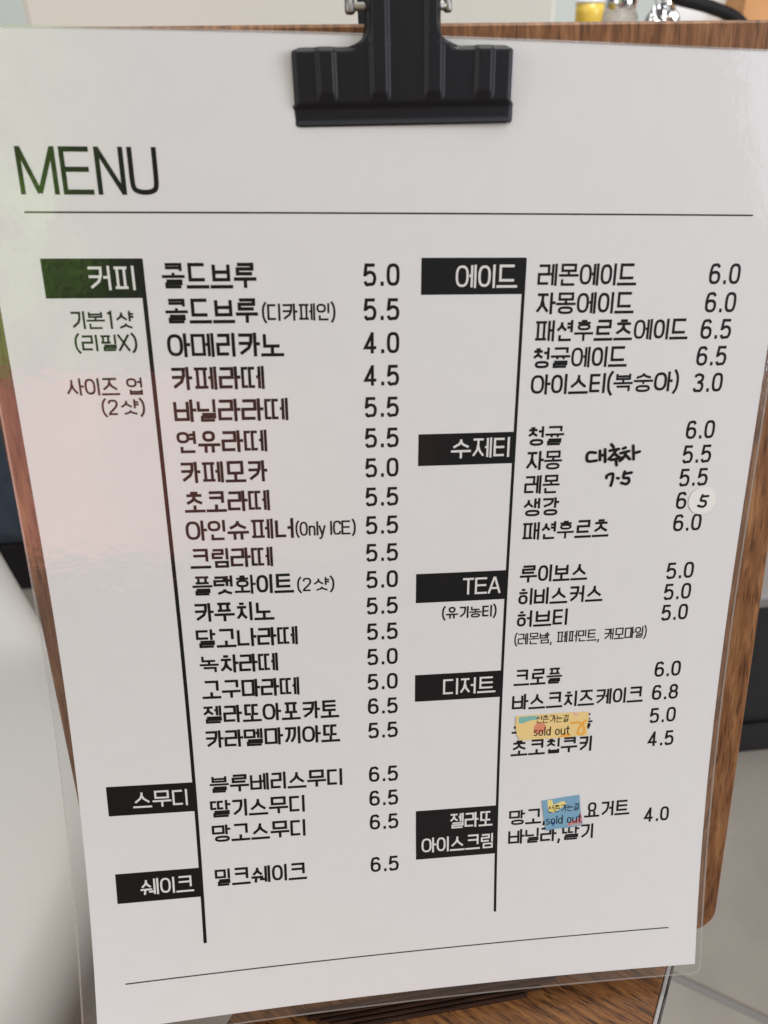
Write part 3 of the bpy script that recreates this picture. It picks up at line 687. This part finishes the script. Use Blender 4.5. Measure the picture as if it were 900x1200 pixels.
line('sticker_lettering', 'sold out', 41.9, 54.4, 156.4, 3.3, .34, M_ink, st, .00034, .02)
sb = thing('sold_out_sticker', S(.0535, .188, .0003), 'blue sold out sticker with yellow and coral shapes', 'sticker')
slab('sticker_paper', [(46.07, 182.95), (59.04, 181.74), (59.76, 187.4), (60.76, 192.78), (60.38, 193.74), (50.42, 194.2), (47.91, 194.65), (46.91, 188.94)], .00015, .00030, M_st_blue, sb)
fill('printed_shape', [(47.85, 182.9), (49.62, 182.75), (50.02, 184.73), (53.55, 183.45), (54.69, 184.66), (52.49, 186.45), (50.16, 187.9), (48.45, 187.1)], .00031, M_st_paleyel, sb)
fill('printed_shape', [(55.22, 193.49), (56.05, 191.84), (59.32, 190.67), (59.8, 187.8), (60.6, 192.45), (58.21, 192.69)], .00031, M_st_coral, sb)
fill('printed_shape', [(49.09, 191.11), (51.2, 191.29), (50.38, 193.21)], .00031, M_st_navy, sb)
fill('printed_shape', [(57.11, 192.6), (60.6, 192.65), (60.3, 193.6), (56.45, 193.8)], .00033, M_st_grey, sb)
line('sticker_lettering', '선촌가는길', 48.2, 59.0, 186.3, 2.7, .26, M_ink, sb, .00034, -.02)
line('sticker_lettering', 'sold out', 47.6, 60.3, 190.6, 3.3, .34, M_ink, sb, .00034, 0)
rs = thing('round_sticker', S(.091, .0793, .0003), 'small round white sticker with handwritten 5 over a price', 'sticker')
slab('sticker_paper', [(91.0 + 4.55 * math.cos(a * math.pi / 24), 79.25 + 4.4 * math.sin(a * math.pi / 24)) for a in range(48)], .00015, .00020, M_st_white, rs)
pen(FIVE, 'handwriting', rs, .00022, .00078)

# ------------------------------------------------------------------ bulldog clip
cl = thing('bulldog_clip', B(-.0012, .284, .006), 'black ribbed metal bulldog clip gripping the top of the menu', 'clip')
AC, HWP, HWN = -.0018, .0264, .0090
RIB = (-.0203, -.00765, .00536, .0175)
def sm(e0, e1, x): 
    t_ = min(max((x - e0) / (e1 - e0), 0), 1); return t_ * t_ * (3 - 2 * t_)
B_LO, B_SH, B_HI = .2836, .2999, .3330
def clip_h(a, b, hw_):
    h = .0082 + max(0, b - B_LO) * .13
    h += -.0011 * (1 - sm(.2872, .2884, b)) + .0005 * (1 - sm(.2835, .2850, b))   # flared lip
    for i, rc in enumerate(RIB):
        top_ = 1 if i in (1, 2) else 1 - .3 * sm(.2985, .2995, b)
        h += .0009 * sm(.0026, .0013, abs(a - rc)) * sm(.2880, .2905, b) * top_
    d = hw_ - abs(a - AC)
    h -= .0012 * (1 - sm(0, .0011, d))
    h -= .0014 * sm(B_SH - .0012, B_SH, b) * sm(HWN + .0015, HWN + .0050, abs(a - AC))
    return h
CW = HWN + .0040; fl_ = .0044; NCW, NW = 100, 56
rowsb = [B_LO + (B_SH - .0015 - B_LO) * i / 40 for i in range(41)] + [B_SH - .0015 + .0015 * i / 6 for i in range(1, 7)]
rowsl = [B_SH + fl_ * i / 16 for i in range(1, 17)] + [B_SH + fl_ + (B_HI - B_SH - fl_) * i / 24 for i in range(1, 25)]
V = []; F = []
def strip(rows, n):
    base = len(V)
    for row in rows: V.extend(row)
    for j in range(len(rows) - 1):
        for i in range(n): F.append((base+j*(n+1)+i, base+j*(n+1)+i+1, base+(j+1)*(n+1)+i+1, base+(j+1)*(n+1)+i))
centre, wl_, wr_ = [], [], []
for b in rowsb:
    rr = .0011                                            # rounded top corners of the plate
    dt = max(0, b - (B_SH - rr)); hh_ = HWP - (rr - math.sqrt(max(0, rr * rr - dt * dt)))
    hh_ += .0008 * (1 - sm(.2876, .2886, b)) - max(0, (B_LO + .0006) - b)
    centre.append([B(AC + (-1 + 2 * i / NCW) * CW, b, clip_h(AC + (-1 + 2 * i / NCW) * CW, b, hh_)) for i in range(NCW + 1)])
    for w_, sg in ((wl_, -1), (wr_, 1)):
        xs_ = [CW + (hh_ - CW) * i / NW for i in range(NW + 1)]
        if sg < 0: xs_ = xs_[::-1]
        w_.append([B(AC + sg * x, b, clip_h(AC + sg * x, b, hh_)) for x in xs_])
for b in rowsl:
    t_ = min(1, (b - B_SH) / fl_); hwn = HWN + .0040 * (1 - math.sqrt(max(0, 1 - (1 - t_)**2)))
    row = []
    for i in range(NCW + 1):
        a = AC + (-1 + 2 * i / NCW) * hwn; d = hwn - abs(a - AC)
        base_h = clip_h(a, b, 1) + .0014 * sm(HWN + .0015, HWN + .0050, abs(a - AC)) * sm(0, .6, t_)
        row.append(B(a, b, base_h - .0030 * sm(0, .6, t_) * (1 - sm(0, .0016, d))**1.5))
    centre.append(row)
strip(centre, NCW); strip(wl_, NW); strip(wr_, NW)
plate = mesh('clip_plate', V, F, M_clip, cl, True)
bm = bmesh.new(); bm.from_mesh(plate.data); bmesh.ops.remove_doubles(bm, verts=bm.verts, dist=2e-6); bm.to_mesh(plate.data); bm.free(); plate.data.shade_smooth()
for o in (plate,):
    md = o.modifiers.new('thickness', 'SOLIDIFY'); md.thickness = .0007; md.offset = -1
# rear jaw behind the board, spring and its bent ends
V = []; F = []
for j in range(13):
    b = B_LO + (B_HI - B_LO) * j / 12; hw_ = HWP if b < B_SH else HWN
    for i in range(13): V.append(B(AC + (-1 + i / 6) * hw_, b, -.0046 - max(0, b - B_LO) * .22))
for j in range(12):
    for i in range(12): F.append((j*13+i, (j+1)*13+i, (j+1)*13+i+1, j*13+i+1))
rj = mesh('rear_jaw', V, F, M_clip, cl, True); md = rj.modifiers.new('thickness', 'SOLIDIFY'); md.thickness = .0007
rod('spring_pin', B(-.0139, .3082, .0080), B(.0088, .3082, .0080), .0009, M_steel, cl)
rod('spring_end', B(-.0140, .3068, .0080), B(-.0140, .3098, .0080), .0012, M_steel, cl)
rod('spring_end', B(.0090, .3070, .0080), B(.0090, .3096, .0080), .0010, M_steel, cl)
